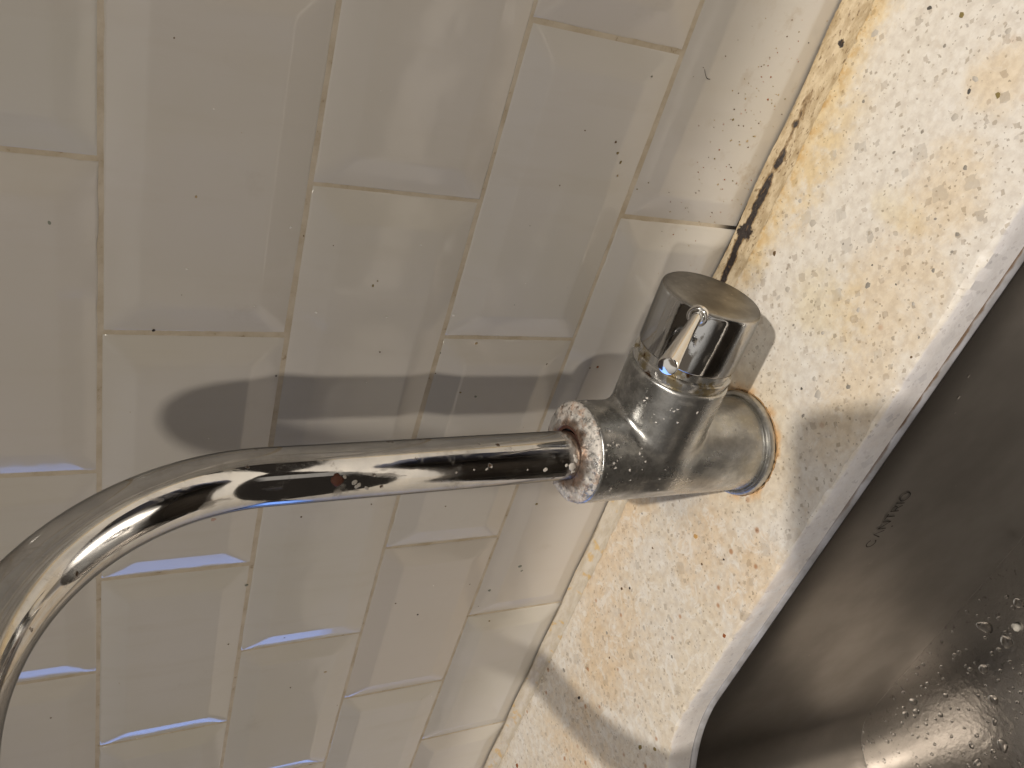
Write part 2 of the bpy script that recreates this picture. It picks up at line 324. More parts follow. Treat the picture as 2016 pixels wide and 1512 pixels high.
def m_dull(name='tarnished_chrome', crust=0.0):
    m, N, b, P = mat(name)
    X, Y, Z = N.sep(P)
    n = N.noise(P, 34, 6, .68); f = N.noise(P, 300, 4, .7)
    c = N.mixc(N.step(n, .32, .68), (.60, .60, .585), (.32, .315, .305))
    c = N.mixc(N.mul(N.step(f, .55, .70), .45), c, (.62, .58, .50))
    yel = N.mul(N.step(Z, .10, .02), N.step(N.noise(P, 48, 4, .6), .46, .64))
    c = N.mixc(N.mul(yel, .30), c, (.44, .39, .27))
    # limescale specks: many near the top front, fewer lower down
    wp = N.vm('ADD', P, N.vm('MULTIPLY', N.vm('SUBTRACT', N.noise(P, 600, 2, col=True), (.5, .5, .5)), (.0022, .0022, .0022)))
    v = N.vor(wp, 430); R, G, B = N.sep(v.outputs['Color'])
    dens = N.add(N.step(Z, .05, .135, .97, .86), N.mul(N.sub(.5, N.noise(P, 40, 2)), .6))
    th = N.add(.03, N.mul(N.mul(G, G), .38))
    s = N.mul(N.step(N.sub(v.outputs['Distance'], th), .05, -.05), N.math('GREATER_THAN', R, dens))
    white = s
    if crust > 0:
        cr = N.step(N.noise(P, 330, 5, .7), .32, .48)
        white = N.mx(s, N.mul(cr, crust))
        c = N.mixc(N.step(N.noise(P, 90, 3), .50, .62), c, (.40, .24, .15))
    wc = N.mixc(N.noise(P, 500, 2), (.74, .70, .64), (.52, .48, .44))
    if crust > 0:
        rad = N.vm('LENGTH', N.vm('SUBTRACT', N.vm('MULTIPLY', P, (1, 1, 0)), (-.0276, -.0865, 0)))
        near = N.step(N.add(rad, N.mul(N.sub(N.noise(P, 150, 3), .5), .010)), .0265, .0195)
        white = N.mul(white, N.step(N.noise(P, 110, 4, .7), .36, .50, .35, 1.0))
        c = N.mixc(near, c, (.26, .14, .08)); white = N.mul(white, N.sub(1.0, N.mul(near, .72)))
        wc = N.mixc(N.step(N.noise(P, 130, 4, .7), .50, .66), wc, (.42, .28, .20))
    c = N.mixc(N.mul(white, .9), c, wc)
    dark = N.step(N.noise(P, 210, 4, .7), .64, .72)
    c = N.mixc(N.mul(dark, .5), c, (.07, .055, .035))
    top_dark = N.mul(N.step(Z, .075, .12), N.step(N.noise(P, 120, 5, .7), .42, .56))
    c = N.mixc(N.mul(top_dark, .42), c, (.14, .14, .13))
    smear = N.step(N.noise(N.vm('MULTIPLY', P, (1, 1, .45)), 75, 6, .72, .8), .54, .66); c = N.mixc(N.mul(smear, .35), c, (.66, .64, .59))
    N.put(b.inputs['Base Color'], c)
    N.put(b.inputs['Metallic'], N.math('SUBTRACT', .96, N.mul(white, .9), clamp=True))
    N.put(b.inputs['Roughness'], N.mx(N.add(N.step(n, .3, .75, .24, .38), N.mul(smear, .12)), N.mul(white, .7)))
    h = N.add(N.mul(white, .8), N.mul(f, .25))
    N.put(b.inputs['Normal'], N.bump(h, .45 if crust == 0 else .9, .0006))
    return m
def m_steel():
    m, N, b, P = mat('satin_steel')
    X, Y, Z = N.sep(P)
    lit_floor = N.step(Z, -.2644, -.2650)
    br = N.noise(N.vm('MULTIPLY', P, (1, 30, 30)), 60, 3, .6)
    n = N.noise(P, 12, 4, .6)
    c = N.mixc(N.step(n, .3, .7), N.mixc(lit_floor, (.235, .215, .195), (.66, .635, .60)), N.mixc(lit_floor, (.19, .172, .155), (.53, .51, .48)))  # one steel: bright floor and dark walls are light painted into the colour
    wet = N.step(Z, -.254, -.266)
    dots = N.step(N.noise(P, 220, 3, .7), .60, .70)
    c = N.mixc(N.mul(N.mul(dots, wet), .6), c, (.11, .09, .075))
    N.put(b.inputs['Base Color'], c); b.inputs['Metallic'].default_value = 1
    N.put(b.inputs['Roughness'], N.add(N.add(N.step(n, .3, .75, .19, .26), N.mul(N.sub(1.0, lit_floor), .17)), N.mul(N.sub(br, .5), .06)))
    N.put(b.inputs['Normal'], N.bump(N.add(N.mul(br, .02), N.mul(N.noise(P, 90, 4, .6), N.mul(lit_floor, .8))), .35, .0012))
    return m

TILE, GROUT, QUARTZ, QEDGE, SEAL = m_tile(), m_grout(), m_quartz(), m_quartz(True), m_sealant()
CHROME, DULL, CRUST, STEEL = m_chrome(), m_dull(), m_dull('limescaled_chrome', .95), m_steel()

# ------------------------------------------------------------------ tiled wall
wall = thing('tiled_wall', 'wall of glossy cream bevelled rectangular tiles with tan grout behind the tap', 'wall')
X0, X1 = -1.3, 1.0
ROWS = [(.006, .1058, .0975), (.1058, .2058, .0015), (.2058, .3058, .0985), (.3058, .4058, .0005), (.4058, .5058, .0995),
        (.5058, .6058, 0.0), (.6058, .7058, .1), (.7058, .8058, 0.0)]
V, F, tone = [], [], []
GAP = .0008
prof = [(0.0, .0008), (.0002, .0001), (.0009, -.0004), (.0018, -.0007), (.0100, -.00275), (.0170, -.0045), (.0181, -.00474), (.0193, -.00490), (.0210, -.00494)]
for ri, (z0, z1, xo) in enumerate(ROWS):
    k0 = math.floor((X0 - xo) / .2005)
    k1 = math.ceil((X1 - xo) / .2005)
    for k in range(k0, k1):
        xa, xb = xo + k * .2005 + random.uniform(-.0006, .0006), xo + (k + 1) * .2005
        xa += GAP; xb -= GAP; za, zb = z0 + GAP, z1 - GAP
        tx, tz, ty = random.uniform(-.0035, .0035), random.uniform(-.004, .004), random.uniform(-.0002, .0003)
        cx, cz = (xa + xb) / 2, (za + zb) / 2
        sx, sz = 26, 14
        cnt = 2 * (sx + sz)
        jit = [random.gauss(0, .00013) + (random.uniform(.0002, .0009) if random.random() < .04 else 0) for _ in range(cnt)]
        tn = max(0, random.gauss(.25, .22)); b0 = len(V)
        for pi_, (ins, yy) in enumerate(prof):
            i = ins
            c4 = [(xa + i, za + i), (xb - i, za + i), (xb - i, zb - i), (xa + i, zb - i)]
            q = 0
            for sd in range(4):
                (ax_, az_), (bx_, bz_) = c4[sd], c4[(sd + 1) % 4]; nn_ = sx if sd % 2 == 0 else sz
                for t_ in range(nn_):
                    f_ = t_ / nn_; px = ax_ + (bx_ - ax_) * f_; pz = az_ + (bz_ - az_) * f_
                    if pi_ < 2 and t_:
                        jj = jit[q]; px += (0, -1, 0, 1)[sd] * jj; pz += (1, 0, -1, 0)[sd] * jj
                    V.append((px, yy + ty + (px - cx) * tx + (pz - cz) * tz, pz)); q += 1
        for r in range(len(prof) - 1):
            for q in range(cnt):
                q2 = (q + 1) % cnt
                F.append((b0 + r * cnt + q, b0 + r * cnt + q2, b0 + (r + 1) * cnt + q2, b0 + (r + 1) * cnt + q)); tone.append(tn)
        e = b0 + (len(prof) - 1) * cnt
        F.append(tuple(range(e, e + cnt))); tone.append(tn)
tiles = pyobj('tile_facing', V, F, TILE, wall, True)
at = tiles.data.attributes.new('tone', 'FLOAT', 'FACE'); at.data.foreach_set('value', tone)
# grout: a slightly lumpy sheet behind the tiles with body behind it
bm = bmesh.new()
gv = {}
XS = np.arange(X0, X1 + .001, .02); ZS = np.arange(-.03, .81, .02)
for i, xx in enumerate(XS):
    for j, zz in enumerate(ZS): gv[i, j] = bm.verts.new((xx, -.0002, zz))
for i in range(len(XS) - 1):
    for j in range(len(ZS) - 1): bm.faces.new((gv[i, j], gv[i + 1, j], gv[i + 1, j + 1], gv[i, j + 1]))
bmesh.ops.recalc_face_normals(bm, faces=bm.faces)
ret = bmesh.ops.extrude_face_region(bm, geom=bm.faces[:])
for v_ in [e for e in ret['geom'] if isinstance(e, bmesh.types.BMVert)]: v_.co.y = .05
bmobj('grout', bm, GROUT, wall, False, None)
# silicone bead between wall and worktop
V, F = [], []
xs = np.arange(-1.2, .98, .0016); nprof = 8
ph = rng.uniform(0, 6.28, 12)
for i, xx in enumerate(xs):
    wob = sum(math.sin(xx * f_ + p_) for f_, p_ in zip((41, 97, 190, 330), ph)) / 4
    big = .0020 if xx > .03 else 0
    dy = .0115 + big + .0012 * wob + rng.normal(0, .00018); dz = .0085 + big * .8 + .0009 * math.sin(xx * 63 + ph[5]) + rng.normal(0, .00015)
    for j in range(nprof):
        t = j / (nprof - 1) * math.pi / 2
        s_ = .80
        V.append((xx, -.0030 - dy * (1 - math.sin(t)) * s_ - .2 * dy * (1 - t / 1.5708), .0003 + dz * (1 - math.cos(t)) * s_ + .2 * dz * t / 1.5708))
for i in range(len(xs) - 1):
    for j in range(nprof - 1):
        F.append((i * nprof + j, i * nprof + j + 1, (i + 1) * nprof + j + 1, (i + 1) * nprof + j))
seal = pyobj('sealant_bead', V, F, SEAL, wall, True)
seal['label'] = 'old silicone bead, yellowed with black mould right of the tap'

# ------------------------------------------------------------------ worktop with a cut-out for the sink
counter = thing('worktop', 'cream speckled quartz worktop with yellow stains and a chipped sink cutout', 'worktop')
def rrect(x0, x1, y0, y1, r, step, cs=40):
    """loop of points, counter-clockwise from the back-left, with rounded corners; y1 is the back"""
    pts = []
    def line(a, b):
        n = max(1, int(math.dist(a, b) / step))
        for k in range(n): pts.append((a[0] + (b[0] - a[0]) * k / n, a[1] + (b[1] - a[1]) * k / n))
    def arc(c, a0, a1):
        for k in range(cs): t = a0 + (a1 - a0) * k / cs; pts.append((c[0] + r * math.cos(t), c[1] + r * math.sin(t)))
    h = math.pi / 2
    line((x1 - r, y1), (x0 + r, y1)); arc((x0 + r, y1 - r), h, 2 * h)
    line((x0, y1 - r), (x0, y0 + r)); arc((x0 + r, y0 + r), 2 * h, 3 * h)
    line((x0 + r, y0), (x1 - r, y0)); arc((x1 - r, y0 + r), 3 * h, 4 * h)
    line((x1, y0 + r), (x1, y1 - r)); arc((x1 - r, y1 - r), 0, h)
    return pts
HX0, HX1, HY0, HY1 = -.380, .60, -.60, -.1660
hole = rrect(HX0, HX1, HY0, HY1, .155, .0011, 220)
n = len(hole)
H = np.array(hole)
T = np.roll(H, -1, 0) - np.roll(H, 1, 0); T /= np.linalg.norm(T, axis=1)[:, None]
NO = np.c_[-T[:, 1], T[:, 0]]            # candidate normal
ctr = np.array([(HX0 + HX1) / 2, (HY0 + HY1) / 2])
sgn = np.sign(((H - ctr) * NO).sum(1)); NO *= sgn[:, None]   # points out of the hole, into the stone
def smooth_noise(n, k, seed):
    r = np.random.default_rng(seed).normal(size=n); f = np.exp(-.5 * (np.arange(-3 * k, 3 * k + 1) / k) ** 2)
    s = np.convolve(np.r_[r, r, r], f / f.sum(), 'same')[n:2 * n]; return s / s.std()
chip = np.clip(smooth_noise(n, 2.2, 3), -.6, 2.4) * .00042 + np.clip(smooth_noise(n, 10, 4), -.5, 3) * .00040
chip = np.maximum(chip * 1.5 + .0015, .0006)
chz = np.clip(smooth_noise(n, 1.8, 8), -1, 2) * .00025
OX0, OX1, OY0, OY1 = -1.2, .98, -.74, .0002
def outer(pt, d):
    ts = []
    if d[0] > 1e-6: ts.append((OX1 - pt[0]) / d[0])
    if d[0] < -1e-6: ts.append((OX0 - pt[0]) / d[0])
    if d[1] > 1e-6: ts.append((OY1 - pt[1]) / d[1])
    if d[1] < -1e-6: ts.append((OY0 - pt[1]) / d[1])
    t = min(ts); return pt + d * t
V, F, mi = [], [], []
rings = []
def ring(fn):
    rings.append(len(V)); V.extend(fn(i) for i in range(n))
OUT = []
for i in range(n):
    d = NO[i].copy()
    o_ = outer(H[i], d); OUT.append(o_)
OUT = np.array(OUT)
# snap the nearest ring points to the corners so the outline keeps its corners
for cnr in ((OX0, OY0), (OX0, OY1), (OX1, OY0), (OX1, OY1)):
    OUT[np.argmin(np.linalg.norm(OUT - np.array(cnr), axis=1))] = cnr
ring(lambda i: (OUT[i][0], OUT[i][1], -.0245))
ring(lambda i: (OUT[i][0], OUT[i][1], 0))
ring(lambda i: (H[i][0] * .5 + OUT[i][0] * .5, H[i][1] * .5 + OUT[i][1] * .5, 0))
ring(lambda i: (H[i][0] + NO[i][0] * (chip[i] + .002), H[i][1] + NO[i][1] * (chip[i] + .002), 0))
ring(lambda i: (H[i][0] + NO[i][0] * chip[i], H[i][1] + NO[i][1] * chip[i], 0))
ring(lambda i: (H[i][0] + NO[i][0] * chip[i] * .45, H[i][1] + NO[i][1] * chip[i] * .45, -.0006 - chz[i] * .5 - chip[i] * .25))
ring(lambda i: (H[i][0], H[i][1], -.0018 - chip[i] * .55 - chz[i]))
ring(lambda i: (H[i][0], H[i][1], -.0130))
ring(lambda i: (H[i][0], H[i][1], -.0240))
ring(lambda i: (H[i][0] + NO[i][0] * .0005, H[i][1] + NO[i][1] * .0005, -.0245))
ring(lambda i: (OUT[i][0], OUT[i][1], -.0245))
for r in range(len(rings) - 1):
    a, b_ = rings[r], rings[r + 1]
    for i in range(n):
        j = (i + 1) % n
        F.append((a + i, a + j, b_ + j, b_ + i)); mi.append(1 if r in (4, 5) else 0)
me = bpy.data.meshes.new('stone_slab'); me.from_pydata([tuple(map(float, v)) for v in V], [], F); me.update()
bm = bmesh.new(); bm.from_mesh(me); bmesh.ops.remove_doubles(bm, verts=bm.verts, dist=1e-6); bmesh.ops.recalc_face_normals(bm, faces=bm.faces); bm.to_mesh(me); bm.free()
slab = link('stone_slab', me, [QUARTZ, QEDGE], counter, True, 35)

# chips of grey and brown stone set in the slab, a hair proud of it
def wall_y(x, z):
    # how far the tile face stands out at this spot (low near the joints, flat in the middle)
    for z0, z1, xo in ROWS:
        if z0 <= z <= z1:
            f = (x - xo) / .2005; dx = min(f - math.floor(f), math.ceil(f) - f) * .2005; d = min(dx, z - z0, z1 - z)
            return -.0003 - min(max(d, 0), .0185) * .255
    return -.0003
def flat_bits(L, place, mats, name, parent, thick=.00012, seed=1):
    r_ = random.Random(seed); bm = bmesh.new(); keys = list(mats)
    for (a, b_, s, c) in L:
        k = r_.randint(5, 9); el = r_.uniform(.65, 1.0); ang = r_.uniform(0, 6.28)
        pts = []
        for q in range(k):
            t = 2 * math.pi * q / k + r_.uniform(-.25, .25); rr = s * r_.uniform(.72, 1.12)
            px, py = rr * math.cos(t), rr * el * math.sin(t)
            pts.append((a + px * math.cos(ang) - py * math.sin(ang), b_ + px * math.sin(ang) + py * math.cos(ang)))
        top = [bm.verts.new(place(a + (px - a) * .8, b_ + (py - b_) * .8, thick)) for px, py in pts]
        bot = [bm.verts.new(place(px, py, -.0002)) for px, py in pts]
        f = bm.faces.new(top); f.material_index = keys.index(c)
        for q in range(k):
            f = bm.faces.new((bot[q], bot[(q + 1) % k], top[(q + 1) % k], top[q])); f.material_index = keys.index(c)
    bmesh.ops.recalc_face_normals(bm, faces=bm.faces)
    return bmobj(name, bm, [mats[k] for k in keys], parent, True, 50)
bits = {'g': simple('grey_chip', (.30, .275, .235), .35), 'k': simple('dark_chip', (.10, .095, .085), .35), 'l': simple('pale_chip', (.52, .48, .42), .35),
        'o': simple('ochre_spot', (.55, .33, .12), .6), 'D': simple('brown_crumb', (.13, .08, .035), .7), 'K': simple('black_crumb', (.03, .022, .018), .7),
        'R': simple('rust_crumb', (.28, .09, .025), .7), 'O': simple('olive_crumb', (.22, .17, .06), .7), 'G': simple('grey_green_smudge', (.22, .23, .18), .7),
        'T': simple('tan_smear', (.42, .32, .18), .6), 'P': simple('pinkish_smear', (.48, .33, .26), .6), 'W': simple('white_fleck', (.78, .76, .72), .6)}
stone = [q for q in COUNTER_SPECKS if q[3] in 'gkl']; crumbs = [q for q in COUNTER_SPECKS if q[3] not in 'gkl']
o = flat_bits(stone, lambda a, b_, t: (a, b_, t), {k: bits[k] for k in 'gkl'}, 'stone_chips', counter, .00006); o['kind'] = 'stuff'
o = flat_bits([q for q in crumbs if q[1] < -.016], lambda a, b_, t: (a, b_, t), {k: bits[k] for k in 'oDKRO'}, 'crumbs', None, .0004, 5)
o['kind'] = 'stuff'; o['label'] = 'tiny brown and ochre crumbs stuck to the worktop'; o['category'] = 'crumbs'
extra = []
for q in range(28):
    extra.append((random.uniform(-.45, .30), random.uniform(.02, .44), random.uniform(.0002, .0005), random.choice('DDGTWW')))
for q in range(90):
    a = random.gauss(.16, .045); extra.append((a, abs(random.gauss(.032, .022)) + .014, random.uniform(.00022, .0006), random.choice('DRRTTTPO')))
o = flat_bits([(a, b_, s * .85, c) for a, b_, s, c in WALL_SPECKS] + extra, lambda a, b_, t: (a, wall_y(a, b_) - t, b_), {k: bits[k] for k in 'DKROGTPW'}, 'food_splashes', None, .0002, 9)
o['kind'] = 'stuff'; o['label'] = 'brown and white splashes dried on the wall tiles'; o['category'] = 'splashes'
# a bent hair on the lowest tile row
hb = bmesh.new(); pp = None
for k in range(13):
    t = k / 12; c_ = Vector((.1965 - .0035 * t - .0022 * math.sin(t * 2.6), -.0056, .0905 - .0065 * t))
    rr = [hb.verts.new(c_ + Vector((math.cos(a), math.sin(a), 0)) * .00022 ) for a in (0, 1.57, 3.14, 4.71)]
    if pp:
        for q in range(4): hb.faces.new((pp[q], pp[(q + 1) % 4], rr[(q + 1) % 4], rr[q]))
    pp = rr
o = bmobj('hair', hb, bits['K']); o['label'] = 'short dark bent hair stuck to the lowest row of tiles'; o['category'] = 'hair'

# ------------------------------------------------------------------ sink
sink = thing('undermount_sink', 'deep satin steel sink with rounded corners set under the worktop', 'sink')
def lerp(a, b_, t): return a + (b_ - a) * t
levels = [(-.0296, .0, .060), (-.0306, .0004, .060), (-.06, .0010, .060), (-.12, .0020, .058), (-.20, .0034, .056), (-.255, .0045, .055), (-.2650, .0048, .055), (-.26502, .0120, .052), (-.2653, .022, .050)]
V, F = [], []
N_ = None
loops = []
for zz, ins, r in levels:
    x0, x1, y0, y1 = -.372 + ins, .606 - ins, -.606 + ins, -.1680 - ins
    # fixed number of points per side
    pts = []
    h = math.pi / 2
    def line(a, b2, nn=30):
        for k in range(nn): pts.append((lerp(a[0], b2[0], k / nn), lerp(a[1], b2[1], k / nn)))
    def arc(c, a0, a1, nn=24):
        for k in range(nn): t = lerp(a0, a1, k / nn); pts.append((c[0] + r * math.cos(t), c[1] + r * math.sin(t)))
    line((x1 - r, y1), (x0 + r, y1)); arc((x0 + r, y1 - r), h, 2 * h); line((x0, y1 - r), (x0, y0 + r)); arc((x0 + r, y0 + r), 2 * h, 3 * h)
    line((x0 + r, y0), (x1 - r, y0)); arc((x1 - r, y0 + r), 3 * h, 4 * h); line((x1, y0 + r), (x1, y1 - r)); arc((x1 - r, y1 - r), 0, h)
    loops.append(len(V)); V.extend((px, py, zz) for px, py in pts); N_ = len(pts)
# floor falls gently to the waste in the middle
base = [Vector(v) for v in V[loops[-1]:]]
dc = Vector((.11, -.39, -.2765))
for t in (.15, .35, .6, .8, .93):
    loops.append(len(V))
    for k, v in enumerate(base):
        a = 2 * math.pi * k / N_; q = dc + (v - dc).normalized() * .045
        w_ = v.lerp(q, t); w_.z = lerp(-.2653, -.2765, t ** 1.2); V.append(w_)
for a, b_ in zip(loops[:-1], loops[1:]):
    for k in range(N_):
        j = (k + 1) % N_; F.append((a + k, a + j, b_ + j, b_ + k))
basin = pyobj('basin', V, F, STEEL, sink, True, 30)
# waste
V, F = lathe([(.046, .0012), (.0465, .0), (.040, .0005), (.036, -.004), (.030, -.006), (.0001, -.006)], (dc.x, dc.y, dc.z), (0, 0, 1), 64, False)
pyobj('waste_outlet', V, F, STEEL, sink, True, 40)
# rolled rim strip seen between slab and basin
m, N, b, P = mat('rim_steel')
X, Y, Z = N.sep(P)
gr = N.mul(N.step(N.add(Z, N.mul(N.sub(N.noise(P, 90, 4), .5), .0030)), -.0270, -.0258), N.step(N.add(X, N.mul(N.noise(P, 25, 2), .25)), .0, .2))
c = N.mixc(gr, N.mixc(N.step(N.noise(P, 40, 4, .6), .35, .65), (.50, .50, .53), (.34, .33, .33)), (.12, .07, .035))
N.put(b.inputs['Base Color'], c); N.put(b.inputs['Metallic'], N.sub(.30, N.mul(gr, .3))); b.inputs['Roughness'].default_value = .45
V, F = [], []
rp = [(.0030, -.0254), (.0006, -.0255), (-.0006, -.0262), (-.0012, -.0270), (-.0017, -.0280), (-.0021, -.0288), (-.0023, -.0294), (-.0022, -.0300)]
NR = 0
rim_pts = rrect(HX0, HX1, HY0, HY1, .155, .004, 60)
RH = np.array(rim_pts); RT = np.roll(RH, -1, 0) - np.roll(RH, 1, 0); RT /= np.linalg.norm(RT, axis=1)[:, None]
RN = np.c_[-RT[:, 1], RT[:, 0]]; RN *= np.sign(((RH - ctr) * RN).sum(1))[:, None]
for off, zz in rp:
    for i in range(len(RH)): V.append((RH[i][0] + RN[i][0] * (off + .0008), RH[i][1] + RN[i][1] * (off + .0008), zz))
for r in range(len(rp) - 1):
    for i in range(len(RH)):
        j = (i + 1) % len(RH); F.append((r * len(RH) + i, r * len(RH) + j, (r + 1) * len(RH) + j, (r + 1) * len(RH) + i))
pyobj('rim', V, F, m, sink, True)
# engraved letters C A N T R I O on the back wall of the basin
STROKES = {
 'C': [[(.88 , .80), (.74, .93), (.5, 1), (.25, .92), (.08, .72), (.02, .5), (.08, .28), (.25, .08), (.5, 0), (.74, .07), (.88, .2)]],
 'A': [[(0, 0), (.42, 1), (.84, 0)]],
 'N': [[(0, 0), (0, 1)], [(0, 1), (.85, 0)], [(.85, 0), (.85, 1)]],
 'T': [[(0, 1), (.72, 1)], [(.36, 1), (.36, 0)]],
 'R': [[(0, 0), (0, 1), (.42, 1), (.6, .88), (.62, .72), (.5, .56), (.0, .5)], [(.35, .5), (.66, 0)]],
 'I': [[(0, 0), (0, 1)]],
 'O': [[(.5 + .5 * math.cos(t * math.pi / 10), .5 + .5 * math.sin(t * math.pi / 10)) for t in range(21)]]}
WID = {'C': .95, 'A': .84, 'N': .85, 'T': .72, 'R': .66, 'I': 0, 'O': 1.0}
LH = .0082; GAPL = .0023
total = sum(WID[c] * LH for c in 'CANTRIO') + 6 * GAPL
bm = bmesh.new(); xcur = -.0555; sc = (.0530) / total; zb0 = -.0775
def ribbon(pts, wd=.00080, y=None):
    pts = [Vector((p_[0], 0, p_[1])) for p_ in pts]
    L, R_ = [], []
    for i, p_ in enumerate(pts):
        a = pts[max(0, i - 1)]; b2 = pts[min(len(pts) - 1, i + 1)]; d = (b2 - a).normalized(); nrm = Vector((-d.z, 0, d.x))
        for lst, s_ in ((L, 1), (R_, -1)):
            q = p_ + nrm * wd * .5 * s_; q.y = basin_y(q.z) - .0005; lst.append(bm.verts.new(q))
    for i in range(len(pts) - 1): bm.faces.new((L[i], L[i + 1], R_[i + 1], R_[i]))
def basin_y(z):
    for (za, ia, _), (zb2, ib, _) in zip(levels[:-1], levels[1:]):
        if zb2 <= z <= za: return -.1680 - lerp(ia, ib, (za - z) / (za - zb2))
    return -.172
for ch in 'CANTRIO':
    for st in STROKES[ch]:
        ribbon([(xcur + px * LH * sc, zb0 + pz * LH) for px, pz in st])
    xcur += (WID[ch] * LH + GAPL) * sc
ribbon([(-.0362, -.0828), (-.0350, -.0828)], .0012)
o = bmobj('engraved_logo', bm, simple('engraving', (.012, .008, .005), .8), sink, False, None)
o['label'] = 'thin dark engraved lettering reading CANTRIO'

# dried scratches and flecks on the basin wall
bm = bmesh.new()
def wallribbon(pts, wd): ribbon(pts, wd)
r_ = random.Random(3)
for (ax, az) in ((-.075, -.088), (-.112, -.122), (-.060, -.100)):
    pts = []; px, pz = ax, az
    for k in range(8):
        pts.append((px, pz)); px += r_.uniform(-.001, .0022); pz += r_.uniform(-.0016, .0012)
    ribbon(pts, .00035)
for (px, pz, s_) in ((.078, -.055, .0012), (.094, -.050, .0009), (.066, -.062, .0008), (-.185, -.10, .0008), (.02, -.16, .0007), (-.10, -.22, .0009), (.0, -.12, .0005)):
    ribbon([(px - s_, pz), (px, pz + s_ * .3), (px + s_, pz)], s_)
o = bmobj('limescale_marks', bm, simple('chalky_mark', (.30, .27, .23), .7), sink, False, None); o['kind'] = 'stuff'

# water droplets on the basin floor
m, N, b, P = mat('water')
b.inputs['Base Color'].default_value = (1, 1, 1, 1); b.inputs['Roughness'].default_value = .02
b.inputs['Transmission Weight'].default_value = 1.0; b.inputs['IOR'].default_value = 1.33
bm = bmesh.new(); r_ = random.Random(12); placed = []
def floor_z(px, py):
    return None
from mathutils.bvhtree import BVHTree
bv = BVHTree.FromPolygons([v.co.copy() for v in basin.data.vertices], [tuple(p_.vertices) for p_ in basin.data.polygons])
tries = 0
while len(placed) < 900 and tries < 40000:
    tries += 1
    px, py = r_.uniform(-.36, .10), r_.uniform(-.46, -.178)
    hit_ = bv.ray_cast(Vector((px, py, -.1)), Vector((0, 0, -1)))
    if hit_[0] is None or hit_[1].z * (1 if hit_[1].z > 0 else -1) < .5: continue
    big = r_.random()
    s_ = r_.uniform(.0008, .0018) if big < .80 else (r_.uniform(.0018, .0032) if big < .94 else r_.uniform(.0032, .0058))
    if any((px - a) ** 2 + (py - c_) ** 2 < (s_ + q) ** 2 * 1.1 for a, c_, q in placed): continue
    placed.append((px, py, s_))
    nn = hit_[1] if hit_[1].z > 0 else -hit_[1]
    t1 = nn.cross(Vector((0, 1, .1))).normalized(); t2 = nn.cross(t1); base_ = hit_[0] + nn * .00006
    ex, eh = r_.uniform(.75, 1.35), r_.uniform(.50, .72); an = r_.uniform(0, 3.14)
    rows, seg = 5, 16; prev = None
    k1_, k2_, p1_, p2_ = r_.uniform(0, .22), r_.uniform(0, .14), r_.uniform(0, 6), r_.uniform(0, 6)
    lob = [1 + k1_ * math.sin(2 * 6.2832 * q / seg + p1_) + k2_ * math.sin(3 * 6.2832 * q / seg + p2_) for q in range(seg)]
    for k in range(rows):
        el = k / rows * math.pi / 2; ring_ = []
        for q in range(seg):
            t = 2 * math.pi * q / seg; rr = s_ * math.cos(el) * lerp(lob[q], 1, k / rows)
            lx, ly = rr * math.cos(t) * ex, rr * math.sin(t)
            ring_.append(bm.verts.new(base_ + t1 * (lx * math.cos(an) - ly * math.sin(an)) + t2 * (lx * math.sin(an) + ly * math.cos(an)) + nn * s_ * eh * math.sin(el)))
        if prev:
            for q in range(seg): bm.faces.new((prev[q], prev[(q + 1) % seg], ring_[(q + 1) % seg], ring_[q]))
        else: bm.faces.new(list(reversed(ring_)))
        prev = ring_
    tip = bm.verts.new(base_ + nn * s_ * eh)
    for q in range(seg): bm.faces.new((prev[q], prev[(q + 1) % seg], tip))
bmesh.ops.recalc_face_normals(bm, faces=bm.faces)
o = bmobj('water_droplets', bm, m, None, True, 60)
o['kind'] = 'stuff'; o['label'] = 'clear water droplets scattered over the wet sink floor'; o['category'] = 'water drops'
# one pale crumb on the sink floor
hp = bv.ray_cast(Vector((-.132, -.2135, -.1)), Vector((0, 0, -1)))[0]
bm = bmesh.new(); bmesh.ops.create_icosphere(bm, subdivisions=2, radius=.0034, matrix=Matrix.Translation(hp + Vector((0, 0, .002))))
for v_ in bm.verts: v_.co += Vector((r_.uniform(-1, 1), r_.uniform(-1, 1), r_.uniform(-1, 1))) * .0004
o = bmobj('white_crumb', bm, simple('crumb_white', (.70, .66, .58), .8)); o['label'] = 'small round whitish crumb lying on the sink floor among the drops'; o['category'] = 'crumb'

# ------------------------------------------------------------------ tap
tap = thing('kitchen_tap', 'stained chrome mixer tap with tall gooseneck spout and round side handle', 'tap')
tap.location = (0, 0, 0)
AX = Vector((-.0272, -.0855, 0))
HZ = .0834; th = .040; ph_ = -.017
HD = Vector((math.cos(th) * math.cos(ph_), math.sin(th) * math.cos(ph_), math.sin(ph_)))
HO = Vector((AX.x, AX.y, HZ))
RB, RH2 = .0329, .0326
def sdf(P):
    def cyl(P, o, a, r, h0, h1, rd):
        w = P - o; h = w @ a; rad = np.linalg.norm(w - h[:, None] * a, axis=1)
        dx = rad - (r - rd); dh = np.abs(h - (h0 + h1) / 2) - ((h1 - h0) / 2 - rd)
        return np.minimum(np.maximum(dx, dh), 0) + np.hypot(np.maximum(dx, 0), np.maximum(dh, 0)) - rd
    a = cyl(P, np.array(AX), np.array([0, 0, 1.]), RB, .0045, .1375, .0016)
    b2 = cyl(P, np.array(HO), np.array(HD), RH2, -.01, .0645, .0022)
    k = .0048; hh = np.clip(.5 + .5 * (b2 - a) / k, 0, 1)
    return b2 * (1 - hh) + a * hh - k * hh * (1 - hh)
V1, F1 = lathe([(RB, .0045), (RB, .1375)], AX, (0, 0, 1), 72)
V2, F2 = lathe([(RH2, -.01), (RH2, .0645)], HO, HD, 72)
